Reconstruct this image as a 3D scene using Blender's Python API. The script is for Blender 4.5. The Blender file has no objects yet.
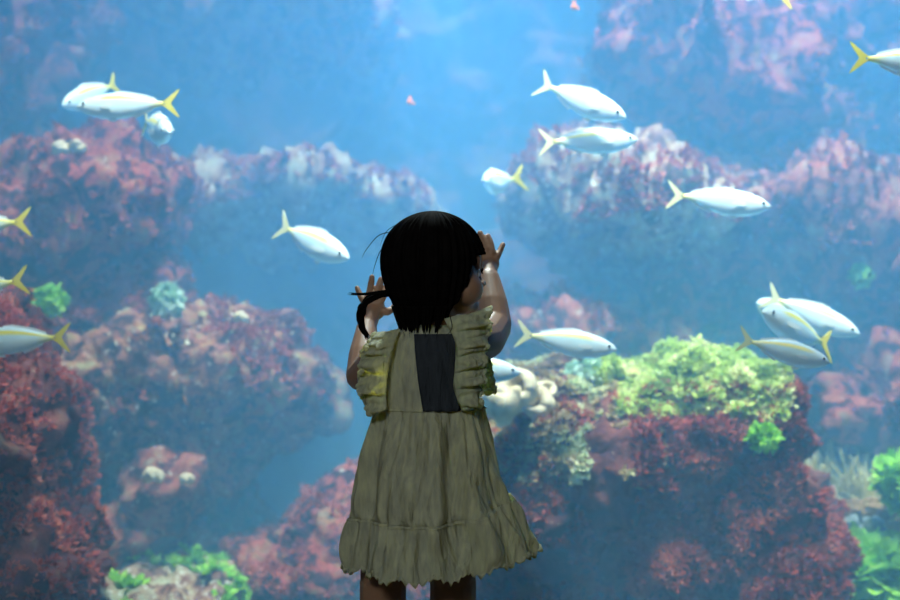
import bpy, bmesh, math, random
import numpy as np
from mathutils import Vector, Matrix

random.seed(5)
rng = np.random.default_rng(5)
scene = bpy.context.scene
COL = scene.collection
PI = math.pi

# ------------------------------------------------------------------ camera
CY, CZ, FPX = -2.5, 0.75, 1250.0
def at(px, py, d):
    """point of the place at distance d ahead of the camera"""
    return np.array([(px - 450) / FPX * d, CY + d, CZ - (py - 300) / FPX * d])

cam = bpy.data.cameras.new('camera')
camo = bpy.data.objects.new('camera', cam); COL.objects.link(camo)
camo.location = (0, CY, CZ); camo.rotation_euler = (PI / 2, 0, 0)
cam.sensor_width = 36; cam.lens = 36 * FPX / 900
cam.dof.use_dof = True; cam.dof.focus_distance = 2.52; cam.dof.aperture_fstop = 2.2
scene.camera = camo

# ------------------------------------------------------------------ noise
def _h(i, j, k, s):
    n = (i * 374761393 + j * 668265263 + k * 2147483647 + s * 1274126177) & 0xffffffff
    n = ((n ^ (n >> 13)) * 1274126177) & 0xffffffff
    return ((n ^ (n >> 16)) & 0xffff) / 32767.5 - 1.0
def vnoise(p, s=0):
    f = np.floor(p); i = f.astype(np.int64); t = p - f; t = t * t * t * (t * (t * 6 - 15) + 10)
    i0, j0, k0 = i[:, 0], i[:, 1], i[:, 2]; x, y, z = t[:, 0], t[:, 1], t[:, 2]
    def L(a, b, w): return a + (b - a) * w
    return L(L(L(_h(i0, j0, k0, s), _h(i0 + 1, j0, k0, s), x), L(_h(i0, j0 + 1, k0, s), _h(i0 + 1, j0 + 1, k0, s), x), y),
             L(L(_h(i0, j0, k0 + 1, s), _h(i0 + 1, j0, k0 + 1, s), x), L(_h(i0, j0 + 1, k0 + 1, s), _h(i0 + 1, j0 + 1, k0 + 1, s), x), y), z)
def fbm(p, sc, octv=4, s=0):
    a, r, q = 1.0, 0, p * sc
    for o in range(octv):
        r = r + a * vnoise(q, s + o * 17); q = q * 2.03 + 7.1; a *= .5
    return r

# ------------------------------------------------------------------ mesh helpers
def mesh_obj(name, V, F, mat=None, parent=None, smooth=True, origin=None, mats=None):
    V = np.asarray(V, dtype=float)
    if origin is not None: V = V - np.asarray(origin)
    me = bpy.data.meshes.new(name)
    me.from_pydata(V.tolist(), [], F if isinstance(F, list) else F.tolist())
    if smooth: me.polygons.foreach_set('use_smooth', [True] * len(me.polygons))
    if mat: me.materials.append(mat)
    me.update()
    o = bpy.data.objects.new(name, me); COL.objects.link(o)
    if origin is not None: o.location = origin
    if parent is not None:
        o.parent = parent
    return o
def child_of(o, p):
    """parent keeping the mesh where it stands (parents are not rotated)"""
    o.parent = p; o.matrix_parent_inverse = Matrix.Translation(p.location).inverted()
def tag(o, label, cat, group=None, kind=None):
    o['label'] = label; o['category'] = cat
    if group: o['group'] = group
    if kind: o['kind'] = kind
    return o
class Bag:
    def __init__(s): s.V = []; s.F = []; s.n = 0
    def add(s, V, F):
        V = np.asarray(V, float)
        s.V.append(V); s.F += [[i + s.n for i in f] for f in F]; s.n += len(V)
    def verts(s): return np.concatenate(s.V)
def ico(sub):
    bm = bmesh.new(); bmesh.ops.create_icosphere(bm, subdivisions=sub, radius=1)
    V = np.array([v.co[:] for v in bm.verts]); F = [[v.index for v in f.verts] for f in bm.faces]; bm.free(); return V, F
ICO = {k: ico(k) for k in (1, 2, 3, 4)}
def box(bag, a, b):
    x0, y0, z0 = a; x1, y1, z1 = b
    bag.add([(x0,y0,z0),(x1,y0,z0),(x1,y1,z0),(x0,y1,z0),(x0,y0,z1),(x1,y0,z1),(x1,y1,z1),(x0,y1,z1)],
            [[0,3,2,1],[4,5,6,7],[0,1,5,4],[1,2,6,5],[2,3,7,6],[3,0,4,7]])
def ell(bag, c, r, R=None, sub=3):
    V, F = ICO[sub]
    V = V * np.asarray(r)
    if R is not None: V = V @ np.asarray(R).T
    bag.add(V + np.asarray(c), F)
def limb(bag, pts, rad, n=14, flat=1.0):
    """tapered rounded chain through pts: closed tube segments with balls at the joints"""
    pts = [np.asarray(p, float) for p in pts]
    for p, r in zip(pts, rad): ell(bag, p, (r, r, r), sub=2)
    for a, b, r0, r1 in zip(pts, pts[1:], rad, rad[1:]):
        d = b - a; L = np.linalg.norm(d)
        if L < 1e-6: continue
        d /= L; u = np.cross(d, [0, 0, 1.0] if abs(d[2]) < .9 else [1.0, 0, 0]); u /= np.linalg.norm(u); v = np.cross(d, u)
        t = np.arange(n) * 2 * PI / n; ring = np.cos(t)[:, None] * u + np.sin(t)[:, None] * v
        V = np.concatenate([a + ring * r0, b + ring * r1])
        bag.add(V, [[i, (i + 1) % n, n + (i + 1) % n, n + i] for i in range(n)] + [list(range(n))[::-1], list(range(n, 2 * n))])
def remesh(bag, voxel, smooth=0, fac=.5):
    me = bpy.data.meshes.new('tmp'); me.from_pydata(bag.verts().tolist(), [], bag.F); me.update()
    o = bpy.data.objects.new('tmp', me); COL.objects.link(o)
    m = o.modifiers.new('r', 'REMESH'); m.mode = 'VOXEL'; m.voxel_size = voxel
    if smooth:
        s = o.modifiers.new('s', 'SMOOTH'); s.factor = fac; s.iterations = smooth
    dg = bpy.context.evaluated_depsgraph_get(); dg.update()
    e = o.evaluated_get(dg); em = e.to_mesh()
    V = np.empty(len(em.vertices) * 3); em.vertices.foreach_get('co', V); V = V.reshape(-1, 3)
    N = np.empty(len(em.vertices) * 3); em.vertices.foreach_get('normal', N); N = N.reshape(-1, 3)
    F = [list(p.vertices) for p in em.polygons]
    e.to_mesh_clear(); bpy.data.objects.remove(o); bpy.data.meshes.remove(me)
    return V, N, F

# ------------------------------------------------------------------ materials
def M(name):
    m = bpy.data.materials.new(name); m.use_nodes = True
    nt = m.node_tree; nt.nodes.clear()
    out = nt.nodes.new('ShaderNodeOutputMaterial')
    return m, nt, out
def N(nt, typ, **kw):
    n = nt.nodes.new('ShaderNode' + typ)
    for k, v in kw.items():
        if k in n.inputs: n.inputs[k].default_value = v
        else: setattr(n, k, v)
    return n
def rgba(c): return (*c, 1.0)
def ramp(nt, fac, stops, interp='LINEAR'):
    r = nt.nodes.new('ShaderNodeValToRGB'); r.color_ramp.interpolation = interp
    e = r.color_ramp.elements
    while len(e) < len(stops): e.new(.5)
    for el, (p, c) in zip(e, stops): el.position = p; el.color = rgba(c)
    nt.links.new(fac, r.inputs[0]); return r.outputs[0]
def mix(nt, fac, a, b):
    m = nt.nodes.new('ShaderNodeMix'); m.data_type = 'RGBA'
    for s, v in ((m.inputs[0], fac), (m.inputs[6], a), (m.inputs[7], b)):
        if hasattr(v, 'links'): nt.links.new(v, s)
        else: s.default_value = v if not isinstance(v, tuple) else rgba(v)
    return m.outputs[2]
def plain(name, c, rough=.7, var=.25, sc=8, spec=.3):
    m, nt, out = M(name)
    tc = N(nt, 'TexCoord'); no = N(nt, 'TexNoise', Scale=sc, Detail=4.0)
    nt.links.new(tc.outputs['Object'], no.inputs['Vector'])
    col = ramp(nt, no.outputs[0], [(.3, tuple(x * (1 - var) for x in c)), (.7, tuple(min(1, x * (1 + var)) for x in c))])
    b = N(nt, 'BsdfPrincipled', Roughness=rough); b.inputs['Specular IOR Level'].default_value = spec
    nt.links.new(col, b.inputs['Base Color']); nt.links.new(b.outputs[0], out.inputs[0]); return m
def rock_mat(name, stops, spots=(.62, .6, .5), spot_amt=.66, sc=12.0, seed=0.0):
    """encrusted reef rock: mottled crusts of algae over stone, pale barnacle and sponge spots"""
    m, nt, out = M(name)
    tc = N(nt, 'TexCoord'); mp = N(nt, 'Mapping'); mp.inputs['Location'].default_value = (seed, seed * 1.7, 0)
    nt.links.new(tc.outputs['Object'], mp.inputs['Vector'])
    def noise(s, d=6.0, ds=.0):
        n = N(nt, 'TexNoise', Scale=s, Detail=d, Roughness=.65, Distortion=ds); nt.links.new(mp.outputs[0], n.inputs['Vector']); return n.outputs[0]
    col = ramp(nt, noise(sc, 8.0, .4), stops)
    fine = noise(sc * 7, 5.0)
    col = mix(nt, ramp(nt, fine, [(.35, (0, 0, 0)), (.75, (1, 1, 1))]), col, mix(nt, .5, col, stops[1][1]))
    sp = ramp(nt, noise(sc * 4.3, 3.0, .6), [(spot_amt, (0, 0, 0)), (spot_amt + .05, (1, 1, 1))])
    col = mix(nt, sp, col, spots)
    b = N(nt, 'BsdfPrincipled', Roughness=.9); b.inputs['Specular IOR Level'].default_value = .15
    bp = N(nt, 'Bump', Strength=.6, Distance=.02); nt.links.new(noise(sc * 9, 6.0), bp.inputs['Height'])
    nt.links.new(bp.outputs[0], b.inputs['Normal'])
    nt.links.new(col, b.inputs['Base Color']); nt.links.new(b.outputs[0], out.inputs[0]); return m
def leaf_mat(name, stops, sc=9, trans=.35):
    m, nt, out = M(name)
    tc = N(nt, 'TexCoord'); no = N(nt, 'TexNoise', Scale=sc, Detail=5.0); nt.links.new(tc.outputs['Object'], no.inputs['Vector'])
    col = ramp(nt, no.outputs[0], stops)
    d = N(nt, 'BsdfDiffuse'); t = N(nt, 'BsdfTranslucent'); x = N(nt, 'MixShader', Fac=trans)
    nt.links.new(col, d.inputs[0]); nt.links.new(col, t.inputs[0])
    nt.links.new(d.outputs[0], x.inputs[1]); nt.links.new(t.outputs[0], x.inputs[2]); nt.links.new(x.outputs[0], out.inputs[0]); return m

RED = [(.38, (.012, .008, .012)), (.46, (.09, .018, .018)), (.53, (.52, .09, .055)), (.61, (.42, .2, .1)), (.74, (.45, .38, .26))]
PINK = [(.38, (.015, .01, .015)), (.46, (.14, .035, .03)), (.53, (.52, .13, .09)), (.61, (.42, .25, .15)), (.74, (.65, .58, .42))]
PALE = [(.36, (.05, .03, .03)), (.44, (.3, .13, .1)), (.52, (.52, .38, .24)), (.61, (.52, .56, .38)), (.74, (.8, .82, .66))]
OLIVE = [(.37, (.015, .01, .012)), (.45, (.12, .04, .03)), (.53, (.50, .17, .09)), (.61, (.42, .36, .16)), (.74, (.62, .58, .36))]
m_red = rock_mat('red_crusted_rock', RED, seed=1.3)
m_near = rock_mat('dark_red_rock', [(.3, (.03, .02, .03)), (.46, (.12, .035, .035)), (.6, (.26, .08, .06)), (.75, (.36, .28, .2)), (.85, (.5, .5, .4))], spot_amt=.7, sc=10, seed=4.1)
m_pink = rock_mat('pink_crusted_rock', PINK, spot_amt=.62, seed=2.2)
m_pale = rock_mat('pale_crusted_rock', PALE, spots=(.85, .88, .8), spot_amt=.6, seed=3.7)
m_olive = rock_mat('olive_crusted_rock', OLIVE, spots=(.75, .75, .6), spot_amt=.62, seed=5.9)
m_wall = rock_mat('tank_wall_rock', PINK, spot_amt=.7, sc=1.6, seed=8.8)
m_sand = rock_mat('tank_bed_sand', [(.3, (.5, .46, .36)), (.45, (.62, .57, .45)), (.55, (.66, .6, .48)), (.7, (.7, .66, .54)), (.8, (.75, .7, .6))], sc=5)
m_redalg = leaf_mat('red_algae', [(.35, (.18, .03, .025)), (.5, (.52, .10, .07)), (.65, (.72, .26, .18))], 7, .25)
m_greenalg = leaf_mat('green_algae', [(.32, (.3, .42, .08)), (.5, (.66, .78, .22)), (.66, (.92, .92, .55))], 12, .35)
m_vivid = leaf_mat('bright_green_algae', [(.32, (.14, .36, .03)), (.5, (.36, .72, .06)), (.66, (.62, .92, .2))], 12, .35)
m_teal = leaf_mat('pale_teal_algae', [(.32, (.3, .5, .4)), (.5, (.6, .8, .65)), (.66, (.85, .95, .85))], 10, .3)
m_anem = leaf_mat('anemone_tentacles', [(.32, (.7, .62, .3)), (.5, (.85, .8, .5)), (.66, (.95, .95, .75))], 5, .4)
m_anemc = plain('anemone_column', (.6, .45, .18), .7)
m_sponge = plain('cream_sponge', (.62, .52, .36), .85, .35, 18)
m_brown = plain('brown_coral', (.28, .16, .06), .8, .4, 20)
m_grey = plain('grey_stone', (.22, .26, .27), .8, .4, 25)
m_speck = plain('orange_speck', (.8, .22, .1), .7)

# ------------------------------------------------------------------ setting
TX, TY0, TY1, TB, TT = 3.3, 0.285, 4.75, -1.0, 2.35     # tank: half width, front, back, bed, water line
RX, RY, RH = 3.3, -4.2, 2.4
m_room = plain('dark_room_paint', (.05, .05, .055), .9)
m_floor = plain('dark_carpet', (.05, .05, .06), .95, .3, 60)
def struct(name, a, b, mat):
    g = Bag(); box(g, a, b); o = mesh_obj(name, g.verts(), g.F, mat, smooth=False); o['kind'] = 'structure'; return o
struct('floor', (-RX, RY, -.1), (RX, .19, 0), m_floor)
struct('ceiling', (-RX - .2, RY - .2, RH), (RX + .2, .31, RH + .06), m_room)
struct('wall_rear', (-RX, RY - .2, -.1), (RX, RY, RH), m_room)
struct('wall_left', (-RX - .2, RY - .2, TB - .1), (-RX, TY1 + .4, RH + .6), m_room)
struct('wall_right', (RX, RY - .2, TB - .1), (RX + .2, TY1 + .4, RH + .6), m_room)
fw = Bag()      # the wall around the viewing window
WX0, WX1, WZ0, WZ1 = -2.2, 2.2, .015, 1.75
box(fw, (-RX, .19, TB), (RX, .31, WZ0)); box(fw, (-RX, .19, WZ1), (RX, .31, RH))
box(fw, (-RX, .19, WZ0), (WX0, .31, WZ1)); box(fw, (WX1, .19, WZ0), (RX, .31, WZ1))
o = mesh_obj('wall_front', fw.verts(), fw.F, m_room, smooth=False); o['kind'] = 'structure'
m_glass, nt, out = M('clear_acrylic')
t = N(nt, 'BsdfTransparent'); t.inputs[0].default_value = (.985, .995, 1, 1); nt.links.new(t.outputs[0], out.inputs[0])
struct('window_1', (WX0, .25, WZ0), (WX1, .28, WZ1), m_glass)
# rocky rear of the tank: one relief
def relief():
    nx, nz = 260, 150
    X, Z = np.meshgrid(np.linspace(-TX, TX, nx), np.linspace(TB, 2.9, nz))
    P = np.stack([X.ravel(), np.zeros(X.size), Z.ravel()], 1)
    dep = .38 * fbm(P, 1.1, 5, 3) + .1 * np.abs(fbm(P, 4, 4, 9))
    P[:, 1] = TY1 - .25 - np.clip(dep, -.2, .9)
    F = [[j * nx + i, j * nx + i + 1, (j + 1) * nx + i + 1, (j + 1) * nx + i] for j in range(nz - 1) for i in range(nx - 1)]
    n = len(P)                                            # solid: rim to a flat back
    rim = [i for i in range(nx)] + [j * nx + nx - 1 for j in range(1, nz)] + [(nz - 1) * nx + i for i in range(nx - 2, -1, -1)] + [j * nx for j in range(nz - 2, 0, -1)]
    back = P[rim].copy(); back[:, 1] = TY1 + .4
    P = np.concatenate([P, back]); k = len(rim)
    F += [[rim[(i + 1) % k], rim[i], n + i, n + (i + 1) % k] for i in range(k)] + [list(range(n, n + k))]
    o = mesh_obj('wall_back', P, F, m_wall); o['kind'] = 'structure'
relief()
def bed():
    nx, ny = 120, 90
    X, Y = np.meshgrid(np.linspace(-TX, TX, nx), np.linspace(.31, TY1, ny))
    P = np.stack([X.ravel(), Y.ravel(), np.full(X.size, 0.0)], 1)
    P[:, 2] = TB + .08 + .06 * fbm(P, 2.2, 4, 21)
    F = [[j * nx + i, j * nx + i + 1, (j + 1) * nx + i + 1, (j + 1) * nx + i] for j in range(ny - 1) for i in range(nx - 1)]
    o = mesh_obj('floor_tank', P, F, m_sand); o['kind'] = 'structure'
bed()
# the water: haze that scatters blue
WS, WA = (.10, .275, .445), (.26, .10, .0)     # scattering and absorption per metre
m_water, nt, out = M('hazy_blue_water')
sc_ = N(nt, 'VolumeScatter', Density=1.0, Anisotropy=-.7); sc_.inputs['Color'].default_value = rgba(WS)
ab = N(nt, 'VolumeAbsorption', Density=1.0); ab.inputs['Color'].default_value = rgba(tuple(1 - a for a in WA))
ad = N(nt, 'AddShader'); nt.links.new(sc_.outputs[0], ad.inputs[0]); nt.links.new(ab.outputs[0], ad.inputs[1]); nt.links.new(ad.outputs[0], out.inputs['Volume'])
g = Bag(); box(g, (-TX + .01, TY0, TB + .02), (TX - .01, TY1 + .1, TT))
water = mesh_obj('water', g.verts(), g.F, m_water, smooth=False); water['kind'] = 'structure'

# ------------------------------------------------------------------ rocks
def rock(name, blobs, mat, label, voxel=.02, amp=(.10, .05, .02), freq=(2.2, 7, 22), seed=0, cat='rock', group=None):
    """blobs: (px, py, distance, half width px, half height px, half depth m)"""
    bag = Bag()
    for (px, py, d, rx, rz, ry) in blobs:
        k = d / FPX; ell(bag, at(px, py, d), (rx * k, ry, rz * k))
    V, Nn, F = remesh(bag, voxel, 2)
    D = np.zeros_like(V)
    for a, f, s in zip(amp, freq, (0, 50, 90)):
        if s == 0:
            D += a * np.stack([fbm(V, f, 2, seed + c * 5) for c in range(3)], 1)
        elif s == 50: D += Nn * (a * (1.2 * np.abs(fbm(V, f, 4, seed + s))[:, None] - .4 * a))
        else: D += Nn * (a * (fbm(V, f, 3, seed + s) + .8 * np.abs(fbm(V, f * 2.2, 3, seed + 7)))[:, None])
    V = V + D
    base = np.array([V[:, 0].mean(), V[:, 1].mean(), V[:, 2].min()])
    o = mesh_obj(name, V, F, mat, origin=base); tag(o, label, cat, group)
    o['_'] = 0; del o['_']
    return o, V, Nn, F
def blade_tuft(nb, w, curl, seed):
    """a small bush of narrow tapering blades"""
    r = random.Random(seed); V = []; F = []
    for b in range(nb):
        az = r.uniform(0, 2 * PI); el = r.uniform(.15, 1.45); L = r.uniform(.6, 1.1)
        d = np.array([math.cos(az) * math.cos(el), math.sin(az) * math.cos(el), math.sin(el)])
        s = np.cross(d, [0, 0, 1]); s /= np.linalg.norm(s) + 1e-9
        up = np.array([r.uniform(-1, 1) * curl, r.uniform(-1, 1) * curl, r.uniform(-.3, 1) * curl])
        n = len(V)
        for k, (tt, ww) in enumerate(((0, .5), (.45, 1), (.8, .9), (1, .3))):
            c = d * L * tt + up * tt * tt
            V += [c - s * w * ww, c + s * w * ww]
        F += [[n, n + 1, n + 3, n + 2], [n + 2, n + 3, n + 5, n + 4], [n + 4, n + 5, n + 7, n + 6]]
    return np.array(V), F
TUFT = [blade_tuft(9, .16, .35, k) for k in range(4)]
FRILL = [blade_tuft(9, .34, .5, 40 + k) for k in range(4)]
def scatter(name, V, Nn, F, keep, count, size, mat, parent, kinds, up=.3, seed=0):
    """tufts growing out of a rock wherever keep(points, normals) says so, as one uncountable growth"""
    r = np.random.default_rng(seed)
    A = np.array([f[:3] for f in F]); c = V[A].mean(1); n = Nn[A].mean(1)
    n /= np.linalg.norm(n, axis=1)[:, None] + 1e-9
    idx = np.where(keep(c, n))[0]
    if len(idx) == 0: print('NO TUFTS', name); return None
    pick = r.choice(idx, count)
    Vs, Fs, off = [], [], 0
    for q in pick:
        tv, tf = kinds[r.integers(len(kinds))]
        z = n[q] + np.array([0, 0, up]) + r.normal(0, .25, 3); z /= np.linalg.norm(z)
        x = np.cross(z, r.normal(0, 1, 3)); x /= np.linalg.norm(x); y = np.cross(z, x)
        s = r.uniform(size * .55, size * 1.25)
        Vs.append(c[q] + (tv * s) @ np.stack([x, y, z])); Fs.append(np.array(tf) + off); off += len(tv)
    o = mesh_obj(name, np.concatenate(Vs), np.concatenate(Fs), mat, smooth=False, origin=np.array(parent.location))
    child_of(o, parent); o['kind'] = 'stuff'
    return o
def ks(seed, thr, f=3.0, nz=-2, box_=None):
    def k(c, n):
        m = (fbm(c, f, 3, seed) > thr) & (n[:, 2] > nz)
        if box_ is not None:
            d = c[:, 1] - CY; px = 450 + c[:, 0] / d * FPX; py = 300 - (c[:, 2] - CZ) / d * FPX
            m &= (px > box_[0]) & (px < box_[2]) & (py > box_[1]) & (py < box_[3])
        return m
    return k

# the big near rock right of the child
o, V, Nn, F = rock('reef_rock', [(680, 530, 4.00, 135, 100, 0.37), (605, 455, 3.90, 95, 62, 0.34), (705, 445, 3.95, 80, 62, 0.32), (745, 500, 3.85, 48, 80, 0.29),
    (775, 565, 3.80, 44, 62, 0.29), (540, 480, 4.00, 60, 80, 0.34), (690, 405, 4.00, 70, 32, 0.25), (560, 420, 3.95, 55, 32, 0.25), (756, 420, 3.90, 24, 34, 0.23), (670, 720, 4.05, 160, 150, 0.57), (560, 620, 4.15, 110, 110, 0.46)],
    m_near, 'big near rock overgrown with red algae and a bushy green top, right of the child', voxel=.014, amp=(.05, .06, .02), seed=1)
scatter('red_algae', V, Nn, F, ks(5, -.6, 5, -.9, (640, 385, 900, 620)), 18000, .017, m_redalg, o, TUFT, seed=1)
scatter('red_algae', V, Nn, F, ks(6, -.3, 5, -.8, (480, 395, 660, 620)), 10000, .016, m_redalg, o, TUFT, seed=2)
g_ = scatter('green_algae', V, Nn, F, ks(7, -.75, 5, .0, (618, 330, 788, 418)), 7000, .018, m_greenalg, o, FRILL, seed=3)
scatter('olive_algae', V, Nn, F, ks(8, -.35, 7, -.6, (490, 355, 665, 485)), 11000, .012, leaf_mat('olive_algae', [(.34, (.3, .15, .08)), (.5, (.62, .48, .26)), (.62, (.7, .78, .5)), (.72, (.9, .86, .66))], 9, .3), o, FRILL, seed=4)
main_rock = o
# near column at the left
o, V, Nn, F = rock('reef_rock', [(-8, 428, 3.55, 42, 105, 0.32), (38, 435, 3.55, 28, 52, 0.29), (-10, 360, 3.60, 20, 45, 0.23), (55, 545, 3.55, 38, 42, 0.29), (10, 560, 3.60, 60, 150, 0.34), (40, 700, 3.65, 95, 110, 0.46)],
    m_near, 'dark near rock column with red algae at the left edge', voxel=.014, amp=(.05, .05, .02), seed=11)
scatter('red_algae', V, Nn, F, ks(12, -.3, 5, -.8), 14000, .016, m_redalg, o, TUFT, seed=5)
# mid ridge behind the dress
o, V, Nn, F = rock('reef_rock', [(355, 555, 4.3, 62, 85, .4), (300, 590, 4.3, 65, 62, .4), (400, 540, 4.4, 70, 80, .4), (240, 640, 4.3, 70, 55, .4), (340, 720, 4.4, 150, 130, .6)],
    m_red, 'sloping red-crusted ridge behind the dress hem, rising to the right', voxel=.018, amp=(.07, .05, .018), seed=21)
scatter('red_algae', V, Nn, F, ks(22, -.2, 5, -.4), 8000, .017, m_redalg, o, TUFT, seed=6)
# low ledge, bottom left
o, V, Nn, F = rock('rock_ledge', [(150, 603, 3.95, 75, 24, .3), (200, 597, 4.0, 45, 24, .3), (100, 616, 3.95, 60, 32, .3), (150, 700, 4.0, 110, 90, .4)],
    m_pale, 'low pale ledge along the bottom left, with light green growth', voxel=.018, amp=(.04, .04, .015), seed=25)
scatter('green_algae', V, Nn, F, ks(26, .1, 6, .2), 350, .03, m_vivid, o, FRILL, seed=7)
# big left formation: plateau and its steps
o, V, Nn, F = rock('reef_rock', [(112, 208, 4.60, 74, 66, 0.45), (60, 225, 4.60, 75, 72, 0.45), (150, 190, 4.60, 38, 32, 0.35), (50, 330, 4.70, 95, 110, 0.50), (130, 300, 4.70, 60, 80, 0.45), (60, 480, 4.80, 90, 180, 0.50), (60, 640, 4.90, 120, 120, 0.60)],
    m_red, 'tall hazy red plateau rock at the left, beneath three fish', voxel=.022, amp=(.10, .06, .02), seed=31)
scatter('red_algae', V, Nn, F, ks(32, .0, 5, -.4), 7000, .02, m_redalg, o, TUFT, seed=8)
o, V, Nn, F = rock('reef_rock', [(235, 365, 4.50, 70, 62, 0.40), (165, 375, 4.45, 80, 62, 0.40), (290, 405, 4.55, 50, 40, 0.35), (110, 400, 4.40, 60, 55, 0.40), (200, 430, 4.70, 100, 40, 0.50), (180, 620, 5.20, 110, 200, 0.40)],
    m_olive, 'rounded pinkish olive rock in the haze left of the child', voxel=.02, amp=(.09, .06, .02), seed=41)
scatter('red_algae', V, Nn, F, ks(42, .1, 5, -.4), 6000, .02, m_redalg, o, TUFT, seed=9)
o, V, Nn, F = rock('reef_rock', [(180, 490, 4.30, 42, 42, 0.30), (150, 530, 4.30, 45, 40, 0.30), (215, 475, 4.40, 28, 24, 0.25), (170, 640, 4.40, 70, 110, 0.40)],
    m_pink, 'small dim rock with cream spots above the bottom-left ledge', voxel=.02, amp=(.08, .05, .02), seed=45)
# far rocks set against the rear
FAR = [
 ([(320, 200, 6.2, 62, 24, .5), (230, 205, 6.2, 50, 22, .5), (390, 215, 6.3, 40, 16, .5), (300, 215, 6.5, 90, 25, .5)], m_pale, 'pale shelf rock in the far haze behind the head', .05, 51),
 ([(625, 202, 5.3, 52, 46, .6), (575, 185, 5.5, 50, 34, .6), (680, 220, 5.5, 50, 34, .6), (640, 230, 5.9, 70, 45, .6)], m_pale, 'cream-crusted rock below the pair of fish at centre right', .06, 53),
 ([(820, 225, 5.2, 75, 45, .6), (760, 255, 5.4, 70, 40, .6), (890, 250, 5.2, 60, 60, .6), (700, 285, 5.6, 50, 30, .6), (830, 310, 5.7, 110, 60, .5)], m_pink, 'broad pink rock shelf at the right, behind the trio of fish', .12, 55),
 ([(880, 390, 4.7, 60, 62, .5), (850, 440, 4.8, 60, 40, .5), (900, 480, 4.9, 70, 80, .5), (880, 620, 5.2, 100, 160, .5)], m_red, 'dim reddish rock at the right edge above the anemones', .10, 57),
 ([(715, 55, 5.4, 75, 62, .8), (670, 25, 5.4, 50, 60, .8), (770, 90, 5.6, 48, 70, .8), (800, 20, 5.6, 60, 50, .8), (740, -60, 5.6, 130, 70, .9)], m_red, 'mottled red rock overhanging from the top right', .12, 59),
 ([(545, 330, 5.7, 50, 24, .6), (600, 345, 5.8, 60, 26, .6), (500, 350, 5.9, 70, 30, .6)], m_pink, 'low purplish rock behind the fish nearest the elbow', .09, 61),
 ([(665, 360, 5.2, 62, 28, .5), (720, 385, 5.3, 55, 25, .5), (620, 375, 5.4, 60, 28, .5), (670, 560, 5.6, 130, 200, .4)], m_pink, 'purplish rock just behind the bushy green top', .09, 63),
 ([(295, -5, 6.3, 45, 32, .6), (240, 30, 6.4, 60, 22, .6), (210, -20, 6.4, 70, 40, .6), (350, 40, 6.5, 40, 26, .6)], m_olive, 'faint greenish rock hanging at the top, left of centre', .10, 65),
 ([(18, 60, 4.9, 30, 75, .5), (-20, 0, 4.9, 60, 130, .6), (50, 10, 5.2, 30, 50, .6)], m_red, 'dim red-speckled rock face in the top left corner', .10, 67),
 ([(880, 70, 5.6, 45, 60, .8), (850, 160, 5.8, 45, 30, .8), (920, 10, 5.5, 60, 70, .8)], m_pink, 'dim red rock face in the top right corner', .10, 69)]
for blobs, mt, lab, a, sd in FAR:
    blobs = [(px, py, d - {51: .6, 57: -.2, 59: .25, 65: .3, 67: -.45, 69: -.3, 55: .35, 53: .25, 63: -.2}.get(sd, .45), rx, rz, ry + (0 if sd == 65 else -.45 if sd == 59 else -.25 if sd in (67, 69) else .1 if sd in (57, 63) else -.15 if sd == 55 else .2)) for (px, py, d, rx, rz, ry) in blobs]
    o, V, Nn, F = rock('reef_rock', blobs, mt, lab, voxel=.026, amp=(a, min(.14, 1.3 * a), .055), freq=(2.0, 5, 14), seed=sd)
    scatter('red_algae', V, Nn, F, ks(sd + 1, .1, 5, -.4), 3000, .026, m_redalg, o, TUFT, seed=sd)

# sponges on the near rock's shoulder
def sponge(px, py, d, R, hole, label, tilt):
    """a lumpy cup sponge with a deep round mouth"""
    n, prof = 28, [(0, -.9), (.7, -.8), (1.0, -.3), (1.05, .25), (.92, .62), (.74, .72), (hole, .6), (hole * .85, .25), (hole * .7, -.2), (0, -.3)]
    P = []; F = []
    for (r, z) in prof:
        for k in range(n): a = 2 * PI * k / n; P.append((r * math.cos(a), r * math.sin(a), z))
    for j in range(len(prof) - 1):
        for k in range(n): F.append([j * n + k, j * n + (k + 1) % n, (j + 1) * n + (k + 1) % n, (j + 1) * n + k])
    P = np.array(P); P += .22 * np.stack([fbm(P, 1.6, 4, int(px) + c) for c in range(3)], 1)
    P = P @ np.array(Matrix.Rotation(tilt, 3, 'X')).T * R
    c = at(px, py, d); o = mesh_obj('sponge', P + c, F, m_sponge, origin=c - np.array([0, 0, R * .8]))
    return tag(o, label, 'sponge', 'cream sponges on the near rock')
sponge(517, 391, 3.66, 0.060, .5, 'largest cream sponge beside the dress, with one dark mouth', .9)
sponge(502, 402, 3.64, 0.060, .3, 'cream sponge half hidden behind the dress', .4)
sponge(545, 392, 3.68, 0.032, .45, 'small cream sponge at the right end of its cluster', .7)
sponge(537, 405, 3.66, 0.046, .4, 'low wide cream sponge below the one with a dark mouth', 1.0)
# algae clumps, each growing on its own spot
def clump(name, px, py, d, R, mat, label, cat='algae', n=60, kinds=FRILL, core=None):
    c = at(px, py, d); bag = Bag(); ell(bag, c, (R * .75, R * .7, R * .7))
    V, Nn, F = remesh(bag, R / 6, 1); V = V + Nn * (R * .25 * fbm(V, 1.4 / R, 3, int(px))[:, None])
    o = mesh_obj(name, V, F, core or mat, origin=c - np.array([0, 0, R * .7])); tag(o, label, cat)
    scatter('fronds', V, Nn, F, ks(3, -9), n, R * .5, mat, o, kinds, seed=int(px)); return o
clump('algae_clump', 886, 592, 3.97, 0.144, m_vivid, 'bright green algae mound in the bottom right corner', n=900)
clump('algae_clump', 914, 488, 3.92, 0.086, m_vivid, 'vivid green algae bush at the right edge beside the anemones', n=350)
clump('algae_clump', 48, 302, 4.1, .05, m_vivid, 'small vivid green tuft at the left, above a yellow-tailed fish', n=70)
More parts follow.
